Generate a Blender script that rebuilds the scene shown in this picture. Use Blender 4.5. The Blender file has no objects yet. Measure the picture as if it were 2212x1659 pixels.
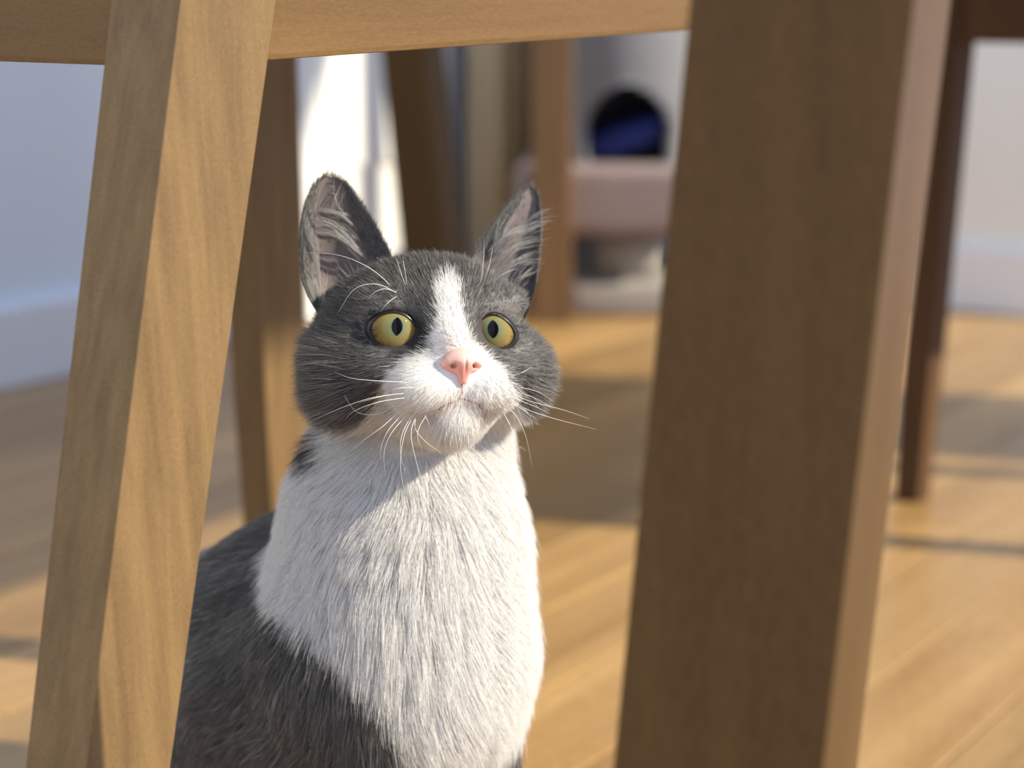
import bpy, bmesh, math, random
import numpy as np
from mathutils import Vector, Matrix, Euler
from mathutils.bvhtree import BVHTree

random.seed(7)
RNG = np.random.default_rng(11)
SC = bpy.context.scene
COL = SC.collection

# ------------------------------------------------------------------ camera
FPX, CX, CY = 4200.0, 1106.0, 829.5          # focal length and centre in photo pixels
CAM_H = 0.42
PITCH = math.atan((CY + 10.0) / FPX)         # looking a little down, horizon just above the frame
cam_data = bpy.data.cameras.new('camera')
cam = bpy.data.objects.new('camera', cam_data)
COL.objects.link(cam)
cam.location = (0, 0, CAM_H)
cam.rotation_euler = (math.pi / 2 - PITCH, 0, 0)
cam_data.sensor_fit = 'HORIZONTAL'
cam_data.sensor_width = 36.0
cam_data.lens = 36.0 * FPX / 2212.0
cam_data.clip_start = 0.02
cam_data.dof.use_dof = True
cam_data.dof.focus_distance = 0.668
cam_data.dof.aperture_fstop = 7.2
SC.camera = cam

# ------------------------------------------------------------------ light
world = bpy.data.worlds.new('daylight')
SC.world = world
world.use_nodes = True
wb = world.node_tree.nodes['Background']
wb.inputs[0].default_value = (0.66, 0.86, 1.28, 1)
wb.inputs[1].default_value = 1.18

SUN_AZ, SUN_EL = math.radians(75), math.radians(35)
sun_dir = Vector((math.sin(SUN_AZ) * math.cos(SUN_EL), -math.cos(SUN_AZ) * math.cos(SUN_EL), math.sin(SUN_EL)))
sun_data = bpy.data.lights.new('sun_offscreen', 'SUN')
sun_data.energy = 6.9
sun_data.color = (1.0, 0.88, 0.66)
sun_data.angle = math.radians(0.6)
sun = bpy.data.objects.new('sun_offscreen', sun_data)   # the sun through the window side of the room
COL.objects.link(sun)
sun.rotation_euler = sun_dir.to_track_quat('Z', 'Y').to_euler()
sun.location = sun_dir * 5

SC.view_settings.view_transform = 'Standard'
SC.view_settings.look = 'None'
SC.view_settings.gamma = 1.0
SC.view_settings.use_curve_mapping = False
SC.view_settings.exposure = 0.0
SC.cycles.max_bounces = 7
SC.cycles.diffuse_bounces = 4
SC.cycles.glossy_bounces = 3
SC.cycles.transmission_bounces = 5

# ------------------------------------------------------------------ frames
SP, CP = math.sin(PITCH), math.cos(PITCH)
CAMP = np.array([0, 0, CAM_H])
RIGHT = np.array([1.0, 0, 0])
FWD = np.array([0, CP, -SP])
UPV = np.array([0, SP, CP])
D0 = 0.710                                    # depth of the cat's head centre


def pd(px, py, d):
    """point at photo pixel (px, py), depth d metres along the view axis"""
    return CAMP + RIGHT * ((px - CX) / FPX * d) + UPV * (-(py - CY) / FPX * d) + FWD * d


def pz(px, py, zc):
    """the same, depth given as cm in front of the cat's head centre"""
    return pd(px, py, D0 - zc * 0.01)


def ray(px, py):
    r = RIGHT * ((px - CX) / FPX) + UPV * (-(py - CY) / FPX) + FWD
    return r / np.linalg.norm(r)


def on_floor(px, py, z=0.0):
    r = ray(px, py)
    t = (z - CAM_H) / r[2]
    return CAMP + r * t


def project(P):
    P = np.asarray(P, dtype=np.float64) - CAMP
    d = P @ FWD
    return CX + FPX * (P @ RIGHT) / d, CY - FPX * (P @ UPV) / d, d


RA = math.radians(33)                         # room axes
U = np.array([math.sin(RA), math.cos(RA), 0.0])
V = np.array([-math.cos(RA), math.sin(RA), 0.0])
ROOM_ROT = math.pi / 2 - RA                   # rotation about z that turns +x into U

# ------------------------------------------------------------------ helpers


def tag(o, label=None, cat=None, group=None, kind=None):
    if label: o['label'] = label
    if cat: o['category'] = cat
    if group: o['group'] = group
    if kind: o['kind'] = kind
    return o


def link(name, me, mat=None, parent=None, smooth=False):
    if mat is not None and not me.materials:
        me.materials.append(mat)
    o = bpy.data.objects.new(name, me)
    COL.objects.link(o)
    if parent is not None:
        o.parent = parent
        o.matrix_parent_inverse = Matrix.Identity(4)
    if smooth:
        me.polygons.foreach_set('use_smooth', [True] * len(me.polygons))
    return o


def empty(name, loc, rz=0.0):
    o = bpy.data.objects.new(name, None)
    COL.objects.link(o)
    o.location = loc
    o.rotation_euler = (0, 0, rz)
    o.empty_display_size = 0.05
    return o


def mesh_from(name, verts, faces):
    me = bpy.data.meshes.new(name)
    me.from_pydata([tuple(map(float, v)) for v in verts], [], [tuple(map(int, f)) for f in faces])
    me.validate()
    me.update()
    return me


def bm_done(bm, name):
    bmesh.ops.recalc_face_normals(bm, faces=bm.faces)
    me = bpy.data.meshes.new(name)
    bm.to_mesh(me)
    bm.free()
    return me


def bevel_all(bm, w, seg=2):
    if w > 0:
        bmesh.ops.bevel(bm, geom=list(bm.edges), offset=w, segments=seg, profile=0.7, affect='EDGES')


def box_mesh(name, x0, x1, y0, y1, z0, z1, bev=0.0, seg=2):
    bm = bmesh.new()
    bmesh.ops.create_cube(bm, size=1.0)
    for v in bm.verts:
        v.co = Vector((x0 if v.co.x < 0 else x1, y0 if v.co.y < 0 else y1, z0 if v.co.z < 0 else z1))
    bevel_all(bm, bev, seg)
    return bm_done(bm, name)


def post_mesh(name, secs, bev=0.003):
    """box post through sections (cx, cy, z, half x, half y), bottom to top"""
    bm = bmesh.new()
    rings = []
    for cx, cy, z, hx, hy in secs:
        rings.append([bm.verts.new((cx + sx * hx, cy + sy * hy, z)) for sx, sy in ((-1, -1), (1, -1), (1, 1), (-1, 1))])
    for a, b in zip(rings, rings[1:]):
        for i in range(4):
            bm.faces.new((a[i], a[(i + 1) % 4], b[(i + 1) % 4], b[i]))
    bm.faces.new(rings[0][::-1])
    bm.faces.new(rings[-1])
    if bev > 0:
        long_edges = [e for e in bm.edges if abs(e.verts[0].co.z - e.verts[1].co.z) > 1e-5]
        caps = [e for e in bm.edges if e not in long_edges and (all(v in rings[0] for v in e.verts) or all(v in rings[-1] for v in e.verts))]
        bmesh.ops.bevel(bm, geom=long_edges + caps, offset=bev, segments=3, profile=0.6, affect='EDGES')
    return bm_done(bm, name)


def tube_mesh(name, pts, radii, n=6):
    pts = [Vector(p) for p in pts]
    m = len(pts)
    verts, faces = [], []
    t_prev = None
    ref = None
    for i, p in enumerate(pts):
        t = (pts[min(i + 1, m - 1)] - pts[max(i - 1, 0)]).normalized()
        if ref is None:
            ref = t.orthogonal().normalized()
        else:
            ref = (ref - t * ref.dot(t)).normalized()
        b = t.cross(ref)
        for k in range(n):
            a = 2 * math.pi * k / n
            verts.append(p + (ref * math.cos(a) + b * math.sin(a)) * radii[i])
    for i in range(m - 1):
        for k in range(n):
            k2 = (k + 1) % n
            faces.append((i * n + k, i * n + k2, (i + 1) * n + k2, (i + 1) * n + k))
    faces.append(tuple(range(n))[::-1])
    faces.append(tuple((m - 1) * n + k for k in range(n)))
    return mesh_from(name, verts, faces)


def spline(pts, n):
    """Catmull-Rom through pts, n samples"""
    P = np.array(pts, dtype=np.float64)
    P = np.vstack([2 * P[0] - P[1], P, 2 * P[-1] - P[-2]])
    segs = len(P) - 3
    out = []
    for t in np.linspace(0, segs, n):
        i = min(int(t), segs - 1)
        f = t - i
        p0, p1, p2, p3 = P[i:i + 4]
        out.append(0.5 * ((2 * p1) + (p2 - p0) * f + (2 * p0 - 5 * p1 + 4 * p2 - p3) * f * f + (3 * p1 - p0 - 3 * p2 + p3) * f ** 3))
    return np.array(out)


# ------------------------------------------------------------------ materials


def srgb(r, g, b):
    f = lambda c: (c / 255 / 12.92) if c / 255 <= 0.04045 else ((c / 255 + 0.055) / 1.055) ** 2.4
    return (f(r), f(g), f(b), 1.0)


class NT:
    def __init__(self, name):
        self.m = bpy.data.materials.new(name)
        self.m.use_nodes = True
        self.t = self.m.node_tree
        self.b = self.t.nodes['Principled BSDF']

    def n(self, kind, **kw):
        nd = self.t.nodes.new(kind)
        for k, v in kw.items():
            setattr(nd, k, v)
        return nd

    def l(self, a, b):
        self.t.links.new(a, b)

    def set(self, **kw):
        for k, v in kw.items():
            self.b.inputs[k.replace('_', ' ')].default_value = v
        return self


def plain(name, col, rough=0.6, spec=0.3, noise=0.0, scale=8.0):
    q = NT(name)
    q.set(Base_Color=col, Roughness=rough)
    q.b.inputs['Specular IOR Level'].default_value = spec
    if noise:
        tc = q.n('ShaderNodeTexCoord')
        nz = q.n('ShaderNodeTexNoise')
        nz.inputs['Scale'].default_value = scale
        nz.inputs['Detail'].default_value = 4
        mx = q.n('ShaderNodeMix', data_type='RGBA')
        q.l(tc.outputs['Object'], nz.inputs['Vector'])
        q.l(nz.outputs['Fac'], mx.inputs[0])
        mx.inputs[6].default_value = tuple(c * (1 - noise) for c in col[:3]) + (1,)
        mx.inputs[7].default_value = tuple(min(1, c * (1 + noise)) for c in col[:3]) + (1,)
        q.l(mx.outputs[2], q.b.inputs['Base Color'])
    return q.m


def wood(name, dark, light, axis='Z', rough=0.42, spec=0.5, grain=55.0, rand=0.0, bump=0.25, sheen=0.0, stretch=0.06):
    """stained wood: streaks along axis, fine pores, optional per-object shade"""
    q = NT(name)
    tc = q.n('ShaderNodeTexCoord')
    mp = q.n('ShaderNodeMapping')
    s = {'X': (stretch, 1, 1), 'Y': (1, stretch, 1), 'Z': (1, 1, stretch)}[axis]
    mp.inputs['Scale'].default_value = s
    oi = q.n('ShaderNodeObjectInfo')
    add = q.n('ShaderNodeVectorMath', operation='MULTIPLY_ADD')
    q.l(oi.outputs['Random'], add.inputs[0])
    add.inputs[1].default_value = (3.1, 2.3, 5.7)
    q.l(tc.outputs['Object'], add.inputs[2])
    q.l(add.outputs[0], mp.inputs['Vector'])
    n1 = q.n('ShaderNodeTexNoise')
    n1.inputs['Scale'].default_value = grain
    n1.inputs['Detail'].default_value = 6
    n1.inputs['Roughness'].default_value = 0.6
    n1.inputs['Distortion'].default_value = 0.2
    q.l(mp.outputs[0], n1.inputs['Vector'])
    n2 = q.n('ShaderNodeTexNoise')
    n2.inputs['Scale'].default_value = grain * 14
    n2.inputs['Detail'].default_value = 3
    mp2 = q.n('ShaderNodeMapping')
    mp2.inputs['Scale'].default_value = tuple(0.35 if c < 1 else 1 for c in s)
    q.l(add.outputs[0], mp2.inputs['Vector'])
    q.l(mp2.outputs[0], n2.inputs['Vector'])
    mix = q.n('ShaderNodeMath', operation='MULTIPLY_ADD')
    q.l(n2.outputs['Fac'], mix.inputs[0])
    mix.inputs[1].default_value = 0.55
    q.l(n1.outputs['Fac'], mix.inputs[2])
    ramp = q.n('ShaderNodeValToRGB')
    ramp.color_ramp.elements[0].position = 0.52
    ramp.color_ramp.elements[0].color = dark
    ramp.color_ramp.elements[1].position = 1.02
    ramp.color_ramp.elements[1].color = light
    q.l(mix.outputs[0], ramp.inputs[0])
    out = ramp.outputs[0]
    if rand:
        hv = q.n('ShaderNodeHueSaturation')
        mr = q.n('ShaderNodeMapRange')
        q.l(oi.outputs['Random'], mr.inputs[0])
        mr.inputs[3].default_value = 1 - rand
        mr.inputs[4].default_value = 1 + rand
        q.l(mr.outputs[0], hv.inputs['Value'])
        q.l(out, hv.inputs['Color'])
        out = hv.outputs[0]
    q.l(out, q.b.inputs['Base Color'])
    q.b.inputs['Roughness'].default_value = rough
    q.b.inputs['Specular IOR Level'].default_value = spec
    q.b.inputs['Sheen Weight'].default_value = sheen
    bp = q.n('ShaderNodeBump')
    bp.inputs['Strength'].default_value = bump
    bp.inputs['Distance'].default_value = 0.0006
    q.l(mix.outputs[0], bp.inputs['Height'])
    q.l(bp.outputs[0], q.b.inputs['Normal'])
    return q.m


M = {}
M['chair'] = wood('chair_wood', (0.122, 0.074, 0.030, 1), (0.222, 0.140, 0.060, 1), 'Z', rough=0.6, spec=0.3, grain=150, sheen=0.03, bump=0.6)
M['chair_rail'] = wood('chair_rail_wood', (0.125, 0.068, 0.022, 1), (0.185, 0.105, 0.036, 1), 'X', rough=0.55, spec=0.3, grain=70, sheen=0.03, bump=0.3)
M['table'] = wood('table_wood', (0.080, 0.045, 0.018, 1), (0.122, 0.071, 0.028, 1), 'Z', rough=0.5, spec=0.10, grain=40, bump=0.15)
M['slim'] = wood('slim_chair_wood', (0.075, 0.04, 0.02, 1), (0.12, 0.066, 0.034, 1), 'Z', rough=0.6, spec=0.1, grain=40)
M['plank'] = wood('floor_oak', (0.25, 0.135, 0.045, 1), (0.43, 0.27, 0.11, 1), 'X', rough=0.34, spec=0.45, grain=26, rand=0.22, bump=0.1, stretch=0.08)
M['subfloor'] = plain('subfloor', (0.03, 0.02, 0.012, 1), 0.9)
M['wall_blue'] = plain('wall_shade_blue', (0.80, 0.88, 0.96, 1), 0.8, 0.2, 0.03, 5)  # bluish shade of the left wall is put into its colour
M['wall_cream'] = plain('wall_cream_paint', (0.91, 0.89, 0.82, 1), 0.8, 0.2, 0.03, 5)
M['trim'] = plain('trim_white_paint', (0.84, 0.86, 0.90, 1), 0.45, 0.4)
M['door'] = plain('wall_sunlit_white', (0.9, 0.92, 0.92, 1), 0.5, 0.4)  # brighter copy of the wall colour, for its sunlit strip
M['brass'] = plain('brushed_metal', (0.6, 0.55, 0.45, 1), 0.3, 0.5)

# ------------------------------------------------------------------ room
pl = on_floor(75, 822)
pb = on_floor(2140, 674)
VW = float(pl @ V)                            # left wall plane at v = VW
UW = float(pb @ U)                            # back wall plane at u = UW
U0, V0 = -1.5, -1.35                           # open ends behind the camera / window wall


def room_obj(name, me, mat, parent=None):
    o = link(name, me, mat, parent)
    if parent is None:
        o.rotation_euler = (0, 0, ROOM_ROT)
    return o


# in the room frame: x along U, y along V
floor = room_obj('floor', box_mesh('floor', U0, UW + 0.12, V0 - 0.12, VW + 0.12, -0.06, -0.012), M['subfloor'])
tag(floor, 'light oak strip floor of narrow glossy planks', None, kind='structure')
PW, PLN = 0.083, 1.15
plank_me = box_mesh('plank', 0, PLN - 0.0012, 0, PW - 0.0016, -0.012, 0.0, 0.0008, 1)
plank_me.materials.append(M['plank'])
rows = int((VW - V0) / PW) + 1
k = 0
for r in range(rows):
    y = VW - (r + 1) * PW
    x = U0 - random.random() * PLN
    while x < UW - 0.02:
        x0, x1 = max(x, U0), min(x + PLN, UW)
        if x1 - x0 > 0.06:
            p = bpy.data.objects.new('plank', plank_me)
            COL.objects.link(p)
            p.parent = floor
            p.location = (x0, y, 0)
            p.scale = ((x1 - x0) / PLN, 1, 1)
            k += 1
        x += PLN

WH = 2.7
wl = room_obj('wall_left', box_mesh('wall_left', U0, UW + 0.12, VW, VW + 0.12, 0, WH), M['wall_blue'])
tag(wl, 'wall behind the chair, its bluish shade put into the colour', None, kind='structure')
wbk = room_obj('wall_back', box_mesh('wall_back', UW, UW + 0.12, 0.78, VW, 0, WH), M['wall_cream'])
# the back wall stops at an unseen opening added to let sun in
tag(wbk, 'cream painted wall behind the cat tree', None, kind='structure')
bm = bmesh.new()
WU0, WU1, WZ0, WZ1 = -1.38, 2.4, 0.25, 1.86   # window opening in the wall to the right
for (a, b, c, d) in ((U0, WU0, 0, WH), (WU1, UW + 0.12, 0, WH), (WU0, WU1, 0, WZ0), (WU0, WU1, WZ1, WH)):
    vs = [bm.verts.new((x, y, z)) for x in (a, b) for y in (V0 - 0.12, V0) for z in (c, d)]
    for f in ((0, 1, 3, 2), (4, 6, 7, 5), (0, 4, 5, 1), (2, 3, 7, 6), (0, 2, 6, 4), (1, 5, 7, 3)):
        bm.faces.new([vs[i] for i in f])
wr = room_obj('wall_right', bm_done(bm, 'wall_right'), M['wall_cream'])
tag(wr, 'cream painted wall around the sunny window', None, kind='structure')
lint = room_obj('trim_1', box_mesh('trim_1', UW, UW + 0.12, V0 - 0.12, 0.78, 1.86, WH), M['wall_cream'])  # lintel height set by where the sun should reach
tag(lint, 'unseen cream lintel above the added opening, set to shape the sun', None, kind='structure')
wf = room_obj('wall_front', box_mesh('wall_front', U0 - 0.12, U0, V0 - 0.12, VW + 0.12, 0, WH), M['wall_blue'])  # unseen wall added to darken faces turned this way
tag(wf, 'unseen pale blue wall added opposite the cat tree to cut the light', None, kind='structure')
# window frame around the opening
win = empty('window_1', (0, 0, 0), ROOM_ROT)
tag(win, 'white framed window letting the sun in', None, kind='structure')
for (a, b, c, d) in ((WU0, WU1, WZ0, WZ0 + 0.04), (WU0, WU1, WZ1 - 0.04, WZ1), (WU0, WU0 + 0.04, WZ0 + 0.04, WZ1 - 0.04), (WU1 - 0.04, WU1, WZ0 + 0.04, WZ1 - 0.04)):
    link('window_frame', box_mesh('window_frame', a, b, V0 - 0.09, V0 - 0.03, c, d, 0.004), M['trim'], win)

# baseboards with a rounded top and a quarter-round shoe
BH = 0.088


def baseboard(name, label, x0, x1, y0, y1, z1, mat=None):
    o = room_obj(name, box_mesh(name, x0, x1, y0, y1, 0.0005, z1, 0.004), mat or M['trim'])
    return tag(o, label, None, kind='structure')


# door shape standing in for a sunlit strip of the left wall
dl, dr = None, None


def u_on_left_wall(px, py):
    r = ray(px, py)
    t = (VW - CAMP @ V) / (r @ V)
    return float((CAMP + r * t) @ U)


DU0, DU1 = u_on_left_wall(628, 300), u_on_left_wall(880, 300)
baseboard('baseboard_left', 'white baseboard along the pale blue wall', U0, DU0 - 0.07, VW - 0.016, VW, BH)
baseboard('baseboard_back', 'white baseboard along the cream wall', UW - 0.016, UW, 0.785, VW - 0.02, BH)
door = empty('sun_strip_door_1', (0, 0, 0), ROOM_ROT)
tag(door, 'white door shape standing in for a sunlit strip of wall', None, kind='structure')
link('sun_strip_leaf', box_mesh('sun_strip_leaf', DU0, DU1, VW - 0.03, VW - 0.0005, 0.008, 2.03, 0.002), M['door'], door)
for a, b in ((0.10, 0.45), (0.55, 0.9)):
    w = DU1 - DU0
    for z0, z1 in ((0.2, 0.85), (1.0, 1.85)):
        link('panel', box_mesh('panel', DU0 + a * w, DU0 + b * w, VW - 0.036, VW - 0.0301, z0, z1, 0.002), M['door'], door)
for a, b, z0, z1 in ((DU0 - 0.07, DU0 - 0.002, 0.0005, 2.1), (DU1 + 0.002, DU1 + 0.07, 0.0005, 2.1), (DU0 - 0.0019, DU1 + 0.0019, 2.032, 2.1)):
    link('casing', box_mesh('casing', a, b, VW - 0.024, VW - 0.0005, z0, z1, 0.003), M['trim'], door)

# a cream curtain hanging to the floor beside the white strip
M['curtain'] = plain('curtain_cream_cloth', (0.90, 0.81, 0.60, 1), 0.9, 0.1, 0.06, 30)
CU0, CU1 = DU1 + 0.09, u_on_left_wall(1165, 300)
bm = bmesh.new()
nn = 90
prev = None
for i in range(nn + 1):
    t = i / nn
    x = CU0 + (CU1 - CU0) * t
    y = VW - 0.06 + 0.022 * math.sin(t * 9 * 2 * math.pi) + 0.006 * math.sin(t * 31)
    cur = [bm.verts.new((x, y, 0.012)), bm.verts.new((x, VW - 0.06 + 0.5 * (y - VW + 0.06), 2.2)),
           bm.verts.new((x, y - 0.004, 0.012)), bm.verts.new((x, VW - 0.064 + 0.5 * (y - VW + 0.06), 2.2))]
    if prev:
        bm.faces.new((prev[0], cur[0], cur[1], prev[1]))
        bm.faces.new((prev[2], prev[3], cur[3], cur[2]))
        bm.faces.new((prev[0], prev[2], cur[2], cur[0]))
        bm.faces.new((prev[1], cur[1], cur[3], prev[3]))
    prev = cur
curt = room_obj('curtain', bm_done(bm, 'curtain'), M['curtain'])
tag(curt, 'cream floor-length curtain hanging in soft folds beside the white strip', 'curtain')
for p in curt.data.polygons: p.use_smooth = True

# ------------------------------------------------------------------ dining chair the cat sits beside
CA = math.radians(40)
CHAIR_ROT = math.pi / 2 - CA
Z0 = 0.4185                                   # height where the leg corner was measured
M['cushion'] = plain('seat_linen', (0.30, 0.27, 0.24, 1), 0.9, 0.1, 0.1, 60)


def leg_secs(cx, cy, dx, dy, kx, ky, su, sv, zs, bend=0.0):
    """sections of a tapered leg whose outer corner passes (cx, cy) at Z0 and drifts by (kx, ky) per metre downwards"""
    out = []
    for z in zs:
        s = 1 - 0.16 * max(0, Z0 - z) / 0.27
        x, y = cx + kx * (Z0 - z), cy + ky * (Z0 - z)
        hx, hy = su / 2 * s, sv / 2 * s
        out.append((x + dx * hx, y + dy * hy, z, hx, hy))
    return out


def make_chair(label, cat_name, zr=0.3986, su=0.040, sv=0.0334, W=0.40, DEP=0.40, kx=-0.26, ky=-0.0636, front_k=0.05, leg_mat=None, rail_mat=None, rise=0.027, back=False):
    root = empty('stool', (0, 0, 0))
    tag(root, label, cat_name)
    hr, th = 0.058, 0.022
    lm, rm = leg_mat or M['chair'], rail_mat or M['chair_rail']
    zb = [0.0, 0.14, 0.28, Z0, 0.46, 0.60, 0.75, 0.88] if back else [0.0, 0.14, 0.28, Z0, zr + hr - 0.002]
    zf = [0.0, 0.14, 0.28, Z0, zr + hr + rise * DEP - 0.004]
    for side in (0, 1):
        y = 0 if side == 0 else W
        sg = 1 if side == 0 else -1
        link('leg', post_mesh('leg', leg_secs(0, y, 1, sg, kx, sg * ky, su, sv, zb, 0.16), 0.0022), lm, root)
        link('leg', post_mesh('leg', leg_secs(DEP, y, -1, sg, front_k, sg * ky * 0.3, su, sv, zf), 0.0022), lm, root)
    # seat rails, rising a little to the front
    # rail section
    for side in (0, 1):
        y0 = 0.003 if side == 0 else W - 0.003 - th
        me = box_mesh('side_rail', su - 0.002, DEP - su + 0.002, y0, y0 + th, 0, hr, 0.002)
        for v in me.vertices:
            v.co.z += zr + rise * (v.co.x - su * 0.5)
        link('side_rail', me, rm, root)
    me = box_mesh('rear_rail', 0.004, 0.004 + th, sv - 0.002, W - sv + 0.002, zr - 0.001, zr + hr, 0.002)
    link('rear_rail', me, M['chair_rail_y'] if rail_mat is None else rm, root)
    me = box_mesh('front_rail', DEP - 0.006 - th, DEP - 0.006, sv - 0.002, W - sv + 0.002, zr + rise * DEP, zr + hr + rise * DEP - 0.002, 0.002)
    link('front_rail', me, M['chair_rail_y'] if rail_mat is None else rm, root)
    me = box_mesh('seat', su + 0.002, DEP + 0.02, 0.002, W - 0.002, 0, 0.04, 0.012, 4)
    for v in me.vertices:
        v.co.z += zr + hr + 0.0005 + rise * (v.co.x - su * 0.5)
    link('seat', me, M['cushion'], root, True)
    if back:
        for z in (0.62, 0.80):
            me = box_mesh('back_rail', -0.16 * (z - Z0) + 0.008, -0.16 * (z - Z0) + 0.026, sv - 0.002, W - sv + 0.002, z - 0.03, z + 0.03, 0.003)
            link('back_rail', me, M['chair_rail_y'] if rail_mat is None else rm, root)
    return root


M['chair_rail_y'] = wood('chair_cross_rail_wood', (0.125, 0.068, 0.022, 1), (0.185, 0.105, 0.036, 1), 'Y', rough=0.55, spec=0.3, grain=70, sheen=0.03, bump=0.3)
P0 = pd(390, 0, 0.60)
ch1 = make_chair('honey-brown wooden stool with raked square legs, right beside the cat', 'stool')
ch1.location = (P0[0], P0[1], 0)
ch1.rotation_euler = (0, 0, CHAIR_ROT)

# slim-legged chair by the sunny side
f4 = on_floor(1991, 1078)
ch3 = make_chair('slim-legged dark reddish stool standing on the sunny floor near the cream wall', 'stool', zr=0.383, su=0.030, sv=0.030, kx=-0.02, ky=-0.02, front_k=0.0,
                 W=0.30, DEP=0.36, leg_mat=M['slim'], rail_mat=M['slim'], rise=0.0)
ch3.location = (f4[0] - 0.012, f4[1], 0)
ch3.rotation_euler = (0, 0, math.radians(-40))

# ------------------------------------------------------------------ table
TA = math.radians(21.3)
TU = np.array([math.sin(TA), math.cos(TA), 0.0])
TV = np.array([-math.cos(TA), math.sin(TA), 0.0])
Q0 = pd(1975, 0, 0.44)
table = empty('dining_table', (Q0[0], Q0[1], 0), math.pi / 2 - TA)
tag(table, 'dark brown wooden dining table on thick square legs, standing over the cat', 'table')
TW, TLU, TLV = 0.0526, 1.47, 0.775
lean = np.array([-0.086, -0.0235, 0.0])
lu, lv = float(lean @ TU), float(lean @ TV)
TZ = 0.71
for (cu, cv, du, dv, s1, s2) in ((0, 0, 1, 1, 1, 1), (TLU + TW, TLV + TW, -1, -1, -1, -1), (TLU + TW, 0, -1, 1, -1, 1), (0, TLV + TW, 1, -1, 1, -1)):
    secs = []
    for z in (0.0, 0.2, Z0, TZ):
        secs.append((cu + s1 * lu * (Z0 - z) + du * TW / 2, cv + s2 * lv * (Z0 - z) + dv * TW / 2, z, TW / 2, TW / 2))
    link('leg', post_mesh('leg', secs, 0.003), M['table'], table)
M['table_x'] = wood('table_top_wood', (0.115, 0.062, 0.026, 1), (0.18, 0.10, 0.046, 1), 'X', rough=0.45, spec=0.4, grain=30, bump=0.15)
link('table_top', box_mesh('table_top', -0.05, TLU + TW + 0.05, -0.05, TLV + TW + 0.05, TZ, TZ + 0.028, 0.006, 3), M['table_x'], table)
for (a, b, c, d) in ((0.07, TLU, 0.02, 0.042), (0.07, TLU, TLV + 0.024, TLV + 0.046), (0.02, 0.042, 0.07, TLV), (TLU + 0.024, TLU + 0.046, 0.07, TLV)):
    link('apron', box_mesh('apron', a, b, c, d, TZ - 0.07, TZ - 0.001, 0.002), M['table_x'], table)

# ------------------------------------------------------------------ cat tree at the far wall
M['plush'] = plain('grey_plush', (0.24, 0.245, 0.27, 1), 1.0, 0.05, 0.25, 120)
M['plush_pink'] = plain('pinkish_beige_plush', (0.27, 0.215, 0.21, 1), 1.0, 0.05, 0.15, 90)
M['sisal'] = plain('pale_sisal_rope', (0.36, 0.34, 0.32, 1), 0.95, 0.05, 0.15, 200)
M['navy'] = plain('navy_cushion_cloth', (0.035, 0.05, 0.20, 1), 0.9, 0.1, 0.2, 60)
M['upright'] = wood('brown_stained_pine', (0.13, 0.07, 0.03, 1), (0.21, 0.12, 0.055, 1), 'Z', rough=0.45, grain=40)
base_c = on_floor(1340, 690)
tree_d = project(base_c + np.array([0, 0.15, 0]))[2]
tc_ = base_c + np.array([0.0, 0.15, 0.0])
tree = empty('cat_tree', (tc_[0], tc_[1], 0), math.radians(-4))
tag(tree, 'grey plush cat tree with a dark arched den on a pinkish platform', 'cat tree')


def zat(py, d=None):
    return float(pd(CX, py, d or tree_d)[2])


def xat(px, d=None):
    return float((px - CX) / FPX * (d or tree_d)) - float(tc_[0])


link('base', box_mesh('base', xat(1238), xat(1480), -0.13, 0.13, 0.0, 0.045, 0.012, 3), M['sisal'], tree, True)
pz0, pz1 = zat(480), zat(335)
link('platform', box_mesh('platform', xat(1125), xat(1500), -0.15, 0.10, pz0, pz1, 0.02, 4), M['plush_pink'], tree, True)
bm = bmesh.new()
bmesh.ops.create_cone(bm, cap_ends=True, segments=40, radius1=1, radius2=1, depth=1)
for v in bm.verts:
    v.co = Vector((v.co.x * 0.045 + xat(1360), v.co.y * 0.045 - 0.05, 0.044 + (v.co.z + 0.5) * (pz0 - 0.043)))
link('scratching_post', bm_done(bm, 'scratching_post'), M['sisal'], tree, True)
link('gap_panel', box_mesh('gap_panel', xat(1250), xat(1300), 0.02, 0.12, 0.044, pz0 + 0.001, 0.004), M['plush'], tree)  # added panel in place of the shaded gap beside the post
link('upright', box_mesh('upright', xat(1165), xat(1243), -0.185, -0.145, 0.0, 0.62, 0.003), M['upright'], tree)
link('upright', box_mesh('upright', xat(1165), xat(1243), 0.06, 0.10, 0.0, 0.62, 0.003), M['upright'], tree)
# den: rounded barrel with an arched doorway and a hollow inside
den_cx, den_r, den_h = xat(1352), 0.122, 0.30
arch_c, arch_w, arch_h = xat(1352) - den_cx, 0.060, zat(172) - pz1
bm = bmesh.new()
NS, NZ = 96, 40
grid = {}
for shell, rr in ((0, den_r), (1, den_r - 0.012)):
    for i in range(NS):
        a = 2 * math.pi * i / NS
        for j in range(NZ + 1):
            z = den_h * j / NZ
            bulge = 1 - 0.10 * (2 * j / NZ - 1) ** 2
            grid[shell, i, j] = bm.verts.new((den_cx + math.cos(a) * rr * bulge, math.sin(a) * rr * bulge, pz1 + z))
def hole(i, j):
    a = 2 * math.pi * (i + 0.5) / NS
    if math.sin(a) > 0: return False
    x, z = math.cos(a) * den_r - arch_c, den_h * (j + 0.5) / NZ
    return abs(x) < arch_w and (z < arch_h - arch_w or (x * x + (z - arch_h + arch_w) ** 2) < arch_w ** 2)
cells = {(i, j): hole(i, j) for i in range(NS) for j in range(NZ)}
inner_faces = []
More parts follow.
